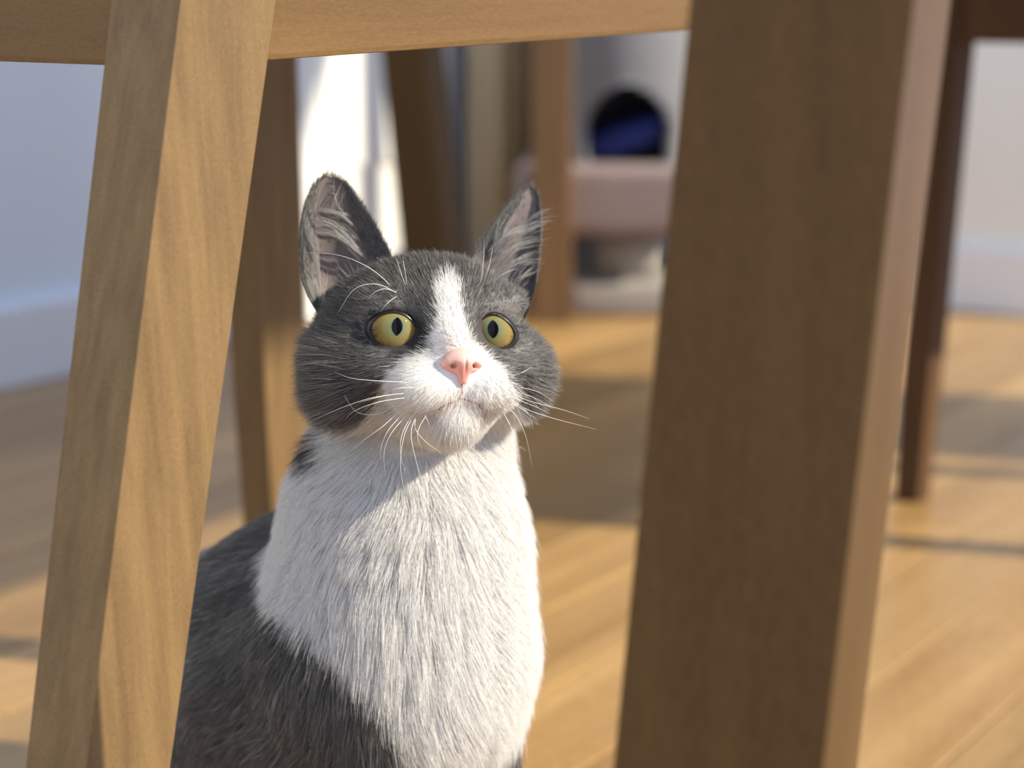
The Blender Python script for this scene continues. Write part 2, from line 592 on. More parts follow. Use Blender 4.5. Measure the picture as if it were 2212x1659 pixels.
for (i, j), h in cells.items():
    if h: continue
    i2 = (i + 1) % NS
    bm.faces.new((grid[0, i, j], grid[0, i2, j], grid[0, i2, j + 1], grid[0, i, j + 1]))
    inner_faces.append(bm.faces.new((grid[1, i, j], grid[1, i, j + 1], grid[1, i2, j + 1], grid[1, i2, j])))
    for (ni, nj, A, B) in (((i + 1) % NS, j, (i2, j), (i2, j + 1)), ((i - 1) % NS, j, (i, j), (i, j + 1)), (i, j + 1, (i, j + 1), (i2, j + 1)), (i, j - 1, (i, j), (i2, j))):
        if cells.get((ni, nj)):
            bm.faces.new((grid[0, A[0], A[1]], grid[0, B[0], B[1]], grid[1, B[0], B[1]], grid[1, A[0], A[1]]))
me = bpy.data.meshes.new('den')
bm.to_mesh(me); bm.free()
me.materials.append(M['plush'])
den = link('den', me, None, tree, True)
bm = bmesh.new()
bmesh.ops.create_uvsphere(bm, u_segments=32, v_segments=12, radius=1)
for v in bm.verts:
    v.co = Vector((den_cx + v.co.x * den_r * 0.93, v.co.y * den_r * 0.93, pz1 + den_h + v.co.z * 0.025))
link('den_roof', bm_done(bm, 'den_roof'), M['plush'], tree, True)
cush = empty('den_cushion', (0, 0, 0))
bm = bmesh.new()
bmesh.ops.create_uvsphere(bm, u_segments=32, v_segments=16, radius=1)
for v in bm.verts:
    s = 1 + 0.08 * math.sin(v.co.x * 5 + v.co.y * 3)
    z = v.co.z
    v.co = Vector((v.co.x * 0.092, v.co.y * 0.092, 0.030 * s * (abs(z) ** 0.7) * (1 if z > 0 else -1) + 0.035 + 0.03 * v.co.x))
bpy.data.objects.remove(cush)
cush = link('cushion', bm_done(bm, 'cushion'), M['navy'], None, True)
Mx = Matrix.Translation(tree.location) @ Matrix.Rotation(math.radians(-4), 4, 'Z')
cush.location = Mx @ Vector((den_cx, 0.0, pz1 - 0.002))
tag(cush, 'navy blue cushion lying inside the arched den of the cat tree', 'cushion')

# ================================================================== the cat
# --- head frame: x to the picture's right, y up, z forward (cm), turned a little right and up
PSI, THE = math.radians(17.5), math.radians(7.5)
HO = np.array([-3.02, 1.25, 0.0])             # head origin in camera-aligned cm
Rx = np.array([[1, 0, 0], [0, math.cos(THE), math.sin(THE)], [0, -math.sin(THE), math.cos(THE)]])
Ry = np.array([[math.cos(PSI), 0, math.sin(PSI)], [0, 1, 0], [-math.sin(PSI), 0, math.cos(PSI)]])
HK = Ry @ Rx                                   # head -> camera-aligned
KW = np.stack([RIGHT, UPV, -FWD], axis=1)      # camera-aligned -> world
HW = KW @ HK
K0 = CAMP + FWD * D0
H0 = K0 + KW @ (HO * 0.01)                     # head origin in the world


def h2w(p):
    return H0 + (HW @ np.asarray(p, dtype=np.float64)) * 0.01


def w2h(P):
    return ((np.asarray(P) - H0) @ HW) * 100.0


# --- signed distance primitives, in cm


def ellipsoid(P, c, r, R=None):
    q = P - np.asarray(c, dtype=np.float32)
    if R is not None:
        q = q @ np.asarray(R, dtype=np.float32)
    r = np.asarray(r, dtype=np.float32)
    k0 = np.sqrt(np.einsum('ij,ij->i', q / r, q / r)) + 1e-9
    k1 = np.sqrt(np.einsum('ij,ij->i', q / (r * r), q / (r * r))) + 1e-9
    return k0 * (k0 - 1) / k1


def cone(P, a, b, ra, rb):
    a, b = np.asarray(a, dtype=np.float32), np.asarray(b, dtype=np.float32)
    ab = b - a
    t = np.clip(((P - a) @ ab) / (ab @ ab), 0, 1)
    d = np.linalg.norm(P - a - t[:, None] * ab, axis=1)
    return d - (ra + (rb - ra) * t)


def smin(a, b, k):
    h = np.clip(0.5 + 0.5 * (b - a) / k, 0, 1)
    return b + (a - b) * h - k * h * (1 - h)


def smax(a, b, k):
    return -smin(-a, -b, k)


EYE_L, EYE_R = (-1.83, 0.40, 1.86), (1.83, 0.40, 1.86)
EYE_RAD = 1.04


def head_sdf(P):
    d = ellipsoid(P, (-0.15, 0.2, -1.0), (3.75, 3.15, 4.1))
    d = smin(d, ellipsoid(P, (0, 1.1, 1.0), (2.7, 1.9, 1.9)), 0.9)
    for s in (-1, 1):
        d = smin(d, ellipsoid(P, (s * 2.75, -0.95, 0.1), (1.65, 1.55, 2.0)), 1.0)
        d = smin(d, ellipsoid(P, (s * 1.95, 1.45, 1.85), (1.25, 0.55, 0.75)), 0.6)
        d = smin(d, ellipsoid(P, (s * 2.1, -0.95, 2.0), (1.1, 0.65, 0.8)), 0.6)
    d = smin(d, ellipsoid(P, (0, -1.55, 2.4), (1.95, 1.5, 1.7)), 0.8)
    d = smin(d, cone(P, (0, 1.0, 2.3), (0, -0.70, 3.72), 1.0, 0.55), 0.6)
    d = smin(d, ellipsoid(P, (0, -2.35, 1.3), (1.75, 1.15, 2.3)), 0.8)
    d = smin(d, ellipsoid(P, (0, -2.95, 2.9), (0.95, 0.62, 0.85)), 0.45)
    for s in (-1, 1):
        d = smin(d, ellipsoid(P, (s * 1.08, -1.85, 3.3), (1.25, 0.88, 1.1)), 0.35)
    # mouth crease under the pads, philtrum crease, inner eye hollows
    for s in (-1, 1):
        d = smax(d, -cone(P, (0, -2.42, 4.35), (s * 1.15, -2.85, 3.75), 0.10, 0.10), 0.18)
        d = smax(d, -ellipsoid(P, (s * 1.86, 0.40, 3.10), (0.92, 0.78, 0.60)), 0.35)
    d = smax(d, -cone(P, (0, -1.7, 4.6), (0, -2.42, 4.35), 0.06, 0.06), 0.12)
    return d


def wcm(x, y, z):
    return np.array([x, y, z], dtype=np.float32) * 100


# body landmarks (world, metres)
def body_sdf(P):
    """P in world cm"""
    W = lambda px, py, zc: (pz(px, py, zc) * 100).astype(np.float32)
    d = cone(P, W(925, 800, -2.6), W(880, 1060, -3.2), 3.1, 3.5)                     # neck
    d = smin(d, ellipsoid(P, W(865, 1215, -3.6), (4.25, 4.0, 4.6)), 2.0)             # breast
    d = smin(d, ellipsoid(P, W(850, 1430, -3.6), (4.1, 3.8, 4.6)), 2.0)
    sh_l, sh_r = W(705, 1400, -3.4), W(988, 1400, -4.0)
    d = smin(d, ellipsoid(P, sh_l, (1.9, 2.8, 3.4)), 1.4)                            # shoulders
    d = smin(d, ellipsoid(P, sh_r, (1.7, 2.7, 3.4)), 1.4)
    for sh, fx in ((sh_l, -6.6), (sh_r, -2.3)):
        el = np.array([fx, sh[1] + 0.5, 11.0])
        pw = np.array([fx, sh[1] - 0.6, 1.9])
        d = smin(d, cone(P, sh, el, 2.1, 1.7), 1.2)
        d = smin(d, cone(P, el, pw, 1.65, 1.35), 0.7)
        d = smin(d, ellipsoid(P, pw + np.array([0, -1.1, -0.3]), (1.75, 2.4, 1.45)), 0.7)
    rib = np.array([-7.8, 76.0, 15.3])
    rump = np.array([-12.5, 85.0, 9.5])
    d = smin(d, cone(P, W(870, 1230, -6.5), rib, 3.8, 5.2), 2.2)
    d = smin(d, cone(P, rib, rump, 5.4, 7.2), 2.0)
    for th, ft in ((np.array([-15.8, 79.5, 7.0]), np.array([-14.6, 72.0, 1.8])), (np.array([-5.2, 82.5, 7.0]), np.array([-0.5, 75.5, 1.8]))):
        d = smin(d, ellipsoid(P, th, (3.6, 5.6, 5.8)), 1.2)
        d = smin(d, cone(P, th + np.array([0, -3, -4]), ft, 2.0, 1.5), 0.8)
        d = smin(d, ellipsoid(P, ft + np.array([0, -0.8, -0.2]), (1.7, 2.6, 1.5)), 0.6)
    tail = spline([(-15, 91, 4), (-20.5, 91, 2.6), (-24.5, 84, 2.3), (-24.5, 76, 2.1), (-21.5, 70, 2.0)], 9)
    for a, b in zip(tail, tail[1:]):
        d = smin(d, cone(P, a, b, 1.7, 1.65), 0.6)
    return d


def cat_sdf(Pw):
    """Pw world metres (n,3)"""
    P = (Pw * 100).astype(np.float32)
    d = body_sdf(P)
    H = w2h(Pw).astype(np.float32)
    m = np.linalg.norm(H, axis=1) < 10.5
    dh = np.full(len(P), 5.0, dtype=np.float32)
    dh[m] = head_sdf(H[m])
    d = smin(d, dh, 0.9)
    return np.maximum(d, 0.12 - P[:, 2])       # the paws rest flat on the floor


def surface_nets(fn, lo, hi, step):
    lo, hi = np.asarray(lo, float), np.asarray(hi, float)
    n = np.ceil((hi - lo) / step).astype(int) + 1
    ax = [lo[i] + np.arange(n[i]) * step for i in range(3)]
    F = np.empty(n, dtype=np.float32)
    for i in range(0, n[0], 24):
        g = np.stack(np.meshgrid(ax[0][i:i + 24], ax[1], ax[2], indexing='ij'), -1)
        F[i:i + 24] = fn(g.reshape(-1, 3)).reshape(g.shape[:3])
    S = F < 0
    c = [S[:-1 if a == 0 else None, :, :] for a in (0,)]
    acc = np.zeros(tuple(n - 1) + (3,), dtype=np.float64)
    cnt = np.zeros(tuple(n - 1), dtype=np.int32)
    idx = np.indices(tuple(n - 1))
    corners = [(i, j, k) for i in (0, 1) for j in (0, 1) for k in (0, 1)]
    sl = lambda o: tuple(slice(o[a], n[a] - 1 + o[a]) for a in range(3))
    tot = sum(S[sl(o)].astype(np.int8) for o in corners)
    act = (tot > 0) & (tot < 8)
    ai = np.argwhere(act)
    pos = np.zeros((len(ai), 3))
    num = np.zeros(len(ai))
    for a in range(3):
        for o in corners:
            if o[a]: continue
            o2 = list(o); o2[a] = 1
            i1, i2 = ai + np.array(o), ai + np.array(o2)
            f1, f2 = F[tuple(i1.T)], F[tuple(i2.T)]
            cr = (f1 < 0) != (f2 < 0)
            t = np.where(cr, f1 / np.where(cr, f1 - f2, 1), 0)
            p = np.array(o, float)[None, :] * np.ones((len(ai), 1))
            p[:, a] = t
            pos += np.where(cr[:, None], p, 0)
            num += cr
    pos = pos / num[:, None]
    verts = lo + (ai + pos) * step
    vid = -np.ones(tuple(n - 1), dtype=np.int64)
    vid[tuple(ai.T)] = np.arange(len(ai))
    quads = []
    for a in range(3):
        b, c2 = (a + 1) % 3, (a + 2) % 3
        s1 = [slice(None)] * 3; s2 = [slice(None)] * 3
        s1[a] = slice(0, n[a] - 1); s2[a] = slice(1, n[a])
        ch = S[tuple(s1)] != S[tuple(s2)]
        e = np.argwhere(ch)
        e = e[(e[:, b] > 0) & (e[:, c2] > 0) & (e[:, b] < n[b] - 1) & (e[:, c2] < n[c2] - 1)]
        ins = S[tuple(s1)][tuple(e.T)]
        def q(db, dc):
            x = e.copy(); x[:, b] += db; x[:, c2] += dc
            return vid[tuple(x.T)]
        Q = np.stack([q(-1, -1), q(0, -1), q(0, 0), q(-1, 0)], 1)
        Q[~ins] = Q[~ins][:, ::-1]
        quads.append(Q)
    return verts, np.vstack(quads)


# --- eye openings (photo pixels)
OUT_L = [(798, 713), (806, 695), (826, 681), (850, 676), (874, 682), (892, 698), (903, 719), (911, 741), (893, 747), (868, 753), (842, 752), (818, 741), (804, 727)]
OUT_R = [(1027, 722), (1034, 701), (1048, 687), (1066, 681), (1085, 687), (1101, 701), (1111, 719), (1109, 734), (1096, 747), (1076, 751), (1055, 746), (1038, 737)]

# --- the colour of the coat: white blaze, muzzle, throat and breast on slate grey (outlines in photo pixels)
WHITE_POLY = np.array([(962, 592), (982, 594), (994, 620), (998, 655), (1002, 690), (1022, 722), (1040, 752), (1062, 775), (1092, 806), (1112, 840), (1122, 885), (1128, 930),
                       (1150, 960), (1150, 1100), (1170, 1230), (1165, 1330), (1140, 1440), (1115, 1540), (1060, 1590), (1010, 1640), (1000, 1800), (850, 1800), (850, 1600),
                       (850, 1520), (815, 1450), (760, 1395), (680, 1340), (615, 1300), (598, 1230), (605, 1130), (625, 1040), (660, 950), (700, 918), (770, 905), (812, 885),
                       (832, 845), (838, 805), (880, 776), (915, 758), (928, 735), (943, 700), (946, 660), (944, 625)], dtype=np.float64)


def in_poly(x, y, poly):
    inside = np.zeros(len(x), dtype=bool)
    n = len(poly)
    for i in range(n):
        x1, y1 = poly[i]
        x2, y2 = poly[(i + 1) % n]
        if y1 == y2: continue
        c = ((y1 > y) != (y2 > y)) & (x < (x2 - x1) * (y - y1) / (y2 - y1) + x1)
        inside ^= c
    return inside


MOUTH = np.vstack([spline([h2w(p) for p in ((-1.1, -2.9, 3.75), (-0.55, -2.68, 4.15), (0, -2.40, 4.3))], 12),
                   spline([h2w(p) for p in ((0, -2.40, 4.3), (0.55, -2.68, 4.15), (1.1, -2.9, 3.75))], 12),
                   spline([h2w(p) for p in ((0, -1.7, 4.5), (0, -2.05, 4.4), (0, -2.40, 4.3))], 8)])


def lowfreq(P, f, seed):
    r = np.random.default_rng(seed)
    out = np.zeros(len(P))
    for _ in range(6):
        k = r.normal(size=3) * f
        out += np.sin(P @ k + r.uniform(0, 6.28))
    return out / 2.4


def coat_colour(P, N, jitter):
    """albedo of the coat at world points P with normals N"""
    x, y, d = project(P)
    n = len(P)
    x = x + RNG.normal(size=n) * jitter
    y = y + RNG.normal(size=n) * jitter
    toc = CAMP - P
    toc /= np.linalg.norm(toc, axis=1)[:, None]
    facing = np.einsum('ij,ij->i', N, toc)
    white = in_poly(x, y, WHITE_POLY) & (facing > -0.45) & (d < 0.757)
    # white runs round the throat and the breast to the cat's other side
    H = w2h(P)
    g = lowfreq(P * 100, 1.6, 5) * 0.10 + RNG.normal(size=n) * 0.10 * (jitter > 0)
    grey = np.array([0.185, 0.183, 0.183])[None, :] * (1 + g[:, None])
    def spot(cx, cy, sx, sy):
        return np.exp(-((x - cx) / sx) ** 2 - ((y - cy) / sy) ** 2)
    wht = np.array([0.87, 0.87, 0.87])[None, :] * (1 + 0.04 * g[:, None])
    c = np.where(white[:, None], wht, grey)
    # the dark spot on the throat
    sp = spot(712, 962, 26, 42) > 0.45
    c[sp & (facing > -0.4)] = (0.05, 0.05, 0.06)
    # pink skin shows along the lips and above the nose
    dm = np.full(n, 9.0)
    near = np.linalg.norm(H - np.array([0, -2.3, 4.0]), axis=1) < 2.5
    if near.any():
        dd = np.linalg.norm(P[near][:, None, :] - MOUTH[None, :, :], axis=2).min(1) * 100
        dm[near] = dd
    lip = np.exp(-(dm / 0.22) ** 2)[:, None] * 0.8
    c = c * (1 - lip) + np.array([0.42, 0.24, 0.20]) * lip
    nb = (np.exp(-(((x - 990) / 34) ** 2 + ((y - 752) / 20) ** 2)) * (facing > 0))[:, None] * 0.55
    c = c * (1 - nb) + np.array([0.60, 0.40, 0.36]) * nb
    for ol, up_ in ((OUT_L, 1.0), (OUT_R, 0.8)):
        o = np.array(ol, float); cc = o.mean(0)
        for sc_, a_ in ((1.48, 0.35), (1.30, 0.75)):
            rim = in_poly(x, y, cc + (o - cc) * sc_) & (H[:, 2] > 1.0)
            c[rim] = c[rim] * (1 - a_ * up_) + np.array([0.02, 0.018, 0.022]) * a_ * up_
            white = white & ~rim
    return np.clip(c, 0.01, 0.95), white


# --- ears: cupped shells, outlines in photo pixels with depth (cm)
def ear(outer, inner, zo, zi, ztip, cup, side):
    nv, nu = 22, 25
    o = spline([(*p, 0) for p in outer], nv)[:, :2]
    i = spline([(*p, 0) for p in inner], nv)[:, :2]
    front, back = [], []
    for v in range(nv):
        t = v / (nv - 1)
        A = pz(o[v][0], o[v][1], zo + (ztip - zo) * t)
        B = pz(i[v][0], i[v][1], zi + (ztip - zi) * t)
        w = np.linalg.norm(B - A)
        for u in range(nu):
            s = u / (nu - 1)
            depth = cup * w * (1 - (2 * s - 1) ** 4) * (1.15 - 0.55 * t) 
            base = A + (B - A) * s
            front.append(base + FWD * (depth * (0.9 - 0.45 * s) + 0.0))
            th = 0.0006 + 0.0016 * (1 - (2 * s - 1) ** 2) * (1 - 0.5 * t)
            back.append(base + FWD * (depth * (0.9 - 0.45 * s) + th * 1.6))
    verts = front + back
    off = len(front)
    faces = []
    for v in range(nv - 1):
        for u in range(nu - 1):
            a, b, c, d = v * nu + u, v * nu + u + 1, (v + 1) * nu + u + 1, (v + 1) * nu + u
            faces.append((a, b, c, d))
            faces.append((off + a, off + d, off + c, off + b))
        for u in (0, nu - 1):
            a, d = v * nu + u, (v + 1) * nu + u
            faces.append((a, d, off + d, off + a) if u == 0 else (d, a, off + a, off + d))
    for u in range(nu - 1):
        faces.append((u + 1, u, off + u, off + u + 1))
    uv = [(u / (nu - 1), v / (nv - 1), f) for f in (0, 1) for v in range(nv) for u in range(nu)]
    return np.array(verts), np.array(faces), np.array(uv)


EAR_L = ear([(700, 700), (660, 630), (648, 550), (652, 470), (668, 418), (684, 394), (702, 383)],
            [(885, 640), (850, 562), (824, 512), (793, 462), (769, 424), (748, 397), (724, 383)], -0.2, -0.4, -1.2, 0.34, -1)
EAR_R = ear([(1130, 700), (1156, 625), (1166, 545), (1170, 490), (1167, 445), (1162, 420), (1152, 407)],
            [(1000, 620), (1020, 556), (1050, 508), (1083, 460), (1109, 430), (1126, 412), (1142, 405)], -2.4, -1.9, -2.9, 0.34, 1)

bv, bq = surface_nets(cat_sdf, (-0.285, 0.60, -0.01), (0.065, 0.965, 0.40), 0.0024)
used = np.zeros(len(bv), bool)
used[bq.ravel()] = True
remap = np.cumsum(used) - 1
bv, bq = bv[used], remap[bq]
nb_ = len(bv)
# the ears are grown out of the same mesh
allv = np.vstack([bv, EAR_L[0], EAR_R[0]])
nl = len(EAR_L[0])
allf = np.vstack([bq, EAR_L[1] + nb_, EAR_R[1] + nb_ + nl])


def tri_data(V_, Q_):
    T = np.vstack([Q_[:, [0, 1, 2]], Q_[:, [0, 2, 3]]])
    n = np.cross(V_[T[:, 1]] - V_[T[:, 0]], V_[T[:, 2]] - V_[T[:, 0]])
    ar = np.linalg.norm(n, axis=1) + 1e-14
    VN = np.zeros_like(V_)
    for k in range(3):
        for a in range(3):
            VN[:, a] += np.bincount(T[:, k], weights=n[:, a], minlength=len(V_))
    VN /= np.linalg.norm(VN, axis=1)[:, None] + 1e-14
    return T, n / ar[:, None], ar / 2, VN


T_, TN_, TA_, VN_ = tri_data(allv, allf)
vcol, _ = coat_colour(allv, VN_, 0.0)
# inner ear skin: the same pinkish grey in both ears
for E, off in ((EAR_L, nb_), (EAR_R, nb_ + nl)):
    uv = E[2]
    col = np.tile(np.array([0.14, 0.14, 0.145]), (len(uv), 1))
    col[(uv[:, 2] == 0) & (uv[:, 0] > 0.1) & (uv[:, 0] < 0.8)] = (0.20, 0.17, 0.17)
    vcol[off:off + len(uv)] = col

cat_root = None
body_me = mesh_from('cat', allv, allf)
body_me.polygons.foreach_set('use_smooth', [True] * len(body_me.polygons))
ca = body_me.color_attributes.new('coat', 'FLOAT_COLOR', 'POINT')
ca.data.foreach_set('color', np.hstack([vcol, np.ones((len(vcol), 1))]).astype(np.float32).ravel())
q = NT('cat_undercoat')
at = q.n('ShaderNodeAttribute')
at.attribute_name = 'coat'
q.l(at.outputs['Color'], q.b.inputs['Base Color'])
q.b.inputs['Roughness'].default_value = 0.9
q.b.inputs['Specular IOR Level'].default_value = 0.1
cat = link('cat', body_me, q.m)
tag(cat, 'grey and white cat sitting upright beside the chair leg, looking up', 'cat')
BVH = BVHTree.FromPolygons([tuple(v) for v in allv], [tuple(map(int, f)) for f in allf])


def hit(px, py):
    r = ray(px, py)
    loc, nrm, i, dist = BVH.ray_cast(Vector(CAMP), Vector(r), 3.0)
    return None if loc is None else np.array(loc)


# --- eyes
def eye_material(name, pupil, tint):
    q = NT(name)
    tc = q.n('ShaderNodeTexCoord')
    sep = q.n('ShaderNodeSeparateXYZ')
    q.l(tc.outputs['Object'], sep.inputs[0])
    def mth(op, a, b=None):
        nd = q.n('ShaderNodeMath', operation=op)
        for k, v in enumerate((a, b)):
            if v is None: continue
            if isinstance(v, (int, float)): nd.inputs[k].default_value = v
            else: q.l(v, nd.inputs[k])
        return nd.outputs[0]
    x, y = sep.outputs[0], sep.outputs[1]
    # object coordinates are metres on a ball of EYE_RAD cm
    x = mth('MULTIPLY', x, 100.0); y = mth('MULTIPLY', y, 100.0)
    r = mth('SQRT', mth('ADD', mth('MULTIPLY', x, x), mth('MULTIPLY', y, y)))
    # slit pupil: meeting of two arcs
    ax = mth('ABSOLUTE', x)
    off = (pupil[1] ** 2 - pupil[0] ** 2) / (2 * pupil[0])
    xs = mth('ADD', ax, off)
    pr = mth('SQRT', mth('ADD', mth('MULTIPLY', xs, xs), mth('MULTIPLY', y, y)))
    ps = q.n('ShaderNodeMapRange'); ps.interpolation_type = 'SMOOTHSTEP'
    q.l(pr, ps.inputs[0])
    R0 = off + pupil[0]
    ps.inputs[1].default_value = R0 - 0.015; ps.inputs[2].default_value = R0 + 0.02
    # iris
    ang = mth('ARCTAN2', y, x)
    cmb = q.n('ShaderNodeCombineXYZ')
    q.l(mth('MULTIPLY', ang, 5.0), cmb.inputs[0]); q.l(mth('MULTIPLY', r, 2.2), cmb.inputs[1])
    nz = q.n('ShaderNodeTexNoise')
    nz.inputs['Scale'].default_value = 2.2; nz.inputs['Detail'].default_value = 7; nz.inputs['Roughness'].default_value = 0.65
    q.l(cmb.outputs[0], nz.inputs['Vector'])
    rr = mth('ADD', r, mth('MULTIPLY', mth('SUBTRACT', nz.outputs['Fac'], 0.5), 0.42))
    ramp = q.n('ShaderNodeValToRGB')
    el = ramp.color_ramp.elements
    el[0].position = 0.10; el[0].color = (0.12, 0.17, 0.12, 1)
    el[1].position = 0.95; el[1].color = (0.012, 0.01, 0.012, 1)
    for p, c in ((0.28, (0.17, 0.20, 0.11, 1)), (0.45, (0.235, 0.205, 0.075, 1)), (0.66, (0.27, 0.19, 0.06, 1)), (0.78, (0.13, 0.09, 0.032, 1)), (0.86, (0.03, 0.024, 0.016, 1))):
        e = el.new(p); e.color = c
    q.l(rr, ramp.inputs[0])
    mx = q.n('ShaderNodeMix', data_type='RGBA')
    q.l(ps.outputs[0], mx.inputs[0])
    mx.inputs[6].default_value = (0.004, 0.004, 0.006, 1)
    q.l(ramp.outputs[0], mx.inputs[7])
    q.l(mx.outputs[2], q.b.inputs['Base Color'])
    q.b.inputs['Roughness'].default_value = 0.5
    q.b.inputs['Specular IOR Level'].default_value = 0.0
    q.b.inputs['Coat IOR'].default_value = 1.33
    q.b.inputs['Coat Weight'].default_value = 0.8
    q.b.inputs['Coat Roughness'].default_value = 0.02
    return q.m


M['eye'] = eye_material('amber_eye', (0.195, 0.33), 0)
M['lid'] = plain('dark_eyelid_skin', (0.012, 0.010, 0.013, 1), 0.35, 0.5)
M['lid_pink'] = plain('pale_eyelid_skin', (0.16, 0.12, 0.115, 1), 0.4, 0.5)



def on_sphere(px, py, c, r):
    o, dr = CAMP, ray(px, py)
    oc = o - c
    b = oc @ dr
    disc = b * b - (oc @ oc - r * r)
    if disc < 0:
        t = -b
        p = o + dr * t
        return c + (p - c) / np.linalg.norm(p - c) * r
    return o + dr * (-b - math.sqrt(disc))


for (hc, outl, gz, lidm) in ((EYE_L, OUT_L, (858, 705), M['lid']), (EYE_R, OUT_R, (1065, 711), M['lid'])):
    c = h2w(hc)
    R = EYE_RAD * 0.01
    g = on_sphere(gz[0], gz[1], c, R) - c
    zax = Vector(g).normalized()
    up = Vector(HW @ np.array([0.10 if hc[0] < 0 else 0.0, 1, 0]))
    xax = up.cross(zax).normalized()
    yax = zax.cross(xax)
    bm = bmesh.new()
    bmesh.ops.create_uvsphere(bm, u_segments=48, v_segments=32, radius=R)
    R3 = np.array([list(xax), list(yax), list(zax)]).T
    oc_ = np.array(outl, float).mean(0)
    big = oc_ + (np.array(outl, float) - oc_) * 1.07
    kill = []
    for f in bm.faces:
        w = c + R3 @ np.array(f.calc_center_median())
        fx, fy, fd = project(w)
        if (w - c) @ (CAMP - w) < 0 or not in_poly(np.array([fx]), np.array([fy]), big)[0]:
            kill.append(f)
    bmesh.ops.delete(bm, geom=kill, context='FACES')
    me = bm_done(bm, 'eye')
    eye = link('eye', me, M['eye'], cat, True)
    eye.matrix_basis = Matrix(((xax.x, yax.x, zax.x, c[0]), (xax.y, yax.y, zax.y, c[1]), (xax.z, yax.z, zax.z, c[2]), (0, 0, 0, 1)))
    eye['label'] = 'yellow-green eye with a dark upright slit pupil'
    # eyelid: rim lofted round the opening
    ol = np.array(spline([(*p, 0) for p in outl + outl[:1]], 49)[:-1, :2])
    cen = ol.mean(0)
    loops = []
    for sc, rr in ((0.97, R * 0.985), (1.0, R * 1.03), (1.05, R * 1.055)):
        loops.append([on_sphere(*(cen + (p - cen) * sc), c, rr) for p in ol])
    for sc, mixf, sink in ((1.14, 0.55, 0.0), (1.28, 1.0, 0.0006), (1.42, 1.0, 0.0022)):
        lp = []
        for p in ol:
            pp = cen + (p - cen) * sc
            a_, b_ = on_sphere(*pp, c, R * 1.03), hit(*pp)
            b_ = a_ if b_ is None else b_ + ray(*pp) * sink
            lp.append(a_ * (1 - mixf) + b_ * mixf)
        loops.append(lp)
    verts = [p for lp in loops for p in lp]
    n = len(ol)
    faces = [(a * n + i, a * n + (i + 1) % n, (a + 1) * n + (i + 1) % n, (a + 1) * n + i) for a in range(len(loops) - 1) for i in range(n)]
    inv = eye.matrix_basis.inverted()
    me = mesh_from('eyelid', [inv @ Vector(v) for v in verts], faces)
    link('eyelid', me, lidm, eye, True)

# --- nose
def nose_sdf(Pw):
    P = w2h(Pw)
    d = ellipsoid(P, (0, -1.02, 4.22), (0.66, 0.46, 0.52))
    for s in (-1, 1):
        d = smin(d, ellipsoid(P, (s * 0.46, -1.08, 4.16), (0.30, 0.27, 0.36)), 0.12)
    d = smin(d, cone(P, (0, -1.1, 4.42), (0, -1.72, 4.28), 0.34, 0.13), 0.16)
    for s in (-1, 1):
        d = smax(d, -ellipsoid(P, (s * 0.36, -1.22, 4.62), (0.11, 0.085, 0.40)), 0.06)
        d = smax(d, -cone(P, (s * 0.40, -1.26, 4.52), (s * 0.80, -1.34, 4.15), 0.085, 0.06), 0.05)
    d = smax(d, -cone(P, (0, -1.0, 4.80), (0, -1.8, 4.44), 0.022, 0.03), 0.07)
    return d


nc = h2w((0, -1.2, 4.2))
nv_, nq_ = surface_nets(nose_sdf, nc - 0.0125, nc + 0.0125, 0.0004)
q = NT('pink_nose_skin')
q.set(Base_Color=(0.80, 0.46, 0.41, 1), Roughness=0.45)
at = q.n('ShaderNodeAttribute'); at.attribute_name = 'skin'; q.l(at.outputs['Color'], q.b.inputs['Base Color'])
q.b.inputs['Subsurface Weight'].default_value = 0.25
q.b.inputs['Subsurface Radius'].default_value = (1.0, 0.35, 0.25)
q.b.inputs['Subsurface Scale'].default_value = 0.0015
nz = q.n('ShaderNodeTexNoise'); nz.inputs['Scale'].default_value = 2600
tc = q.n('ShaderNodeTexCoord'); q.l(tc.outputs['Object'], nz.inputs['Vector'])
bp = q.n('ShaderNodeBump'); bp.inputs['Strength'].default_value = 0.25; bp.inputs['Distance'].default_value = 0.0002
q.l(nz.outputs['Fac'], bp.inputs['Height']); q.l(bp.outputs[0], q.b.inputs['Normal'])
nme = mesh_from('nose', nv_, nq_)
nh = w2h(nv_)
low = np.clip((-1.05 - nh[:, 1]) / 0.3, 0, 1)[:, None]
ncol = np.array([0.82, 0.54, 0.49]) * (1 - low) + np.array([0.80, 0.36, 0.32]) * low
nca = nme.color_attributes.new('skin', 'FLOAT_COLOR', 'POINT')
nca.data.foreach_set('color', np.hstack([ncol, np.ones((len(ncol), 1))]).astype(np.float32).ravel())
nose = link('nose', nme, q.m, cat, True)
nose['label'] = 'small pink nose with two dark nostrils'
# lips: thin dark pink line of the mouth and the philtrum
M['lip'] = plain('lip_skin', (0.36, 0.15, 0.13, 1), 0.5, 0.3)


def snap(p, lift=0.0):
    loc, nrm, i, dd = BVH.find_nearest(Vector(p))
    return np.array(loc) + np.array(nrm) * lift


for pts, w in ((MOUTH[:12], 0.00035), (MOUTH[12:24], 0.00035), (MOUTH[24:], 0.0003)):
    pp = [snap(p, 0.0001) for p in pts]
    nn = len(pp)
    link('lip', tube_mesh('lip', pp, [w * (0.4 + 0.6 * math.sin(math.pi * (0.15 + 0.7 * i / (nn - 1)))) for i in range(nn)], 6), M['lip'], cat, True)

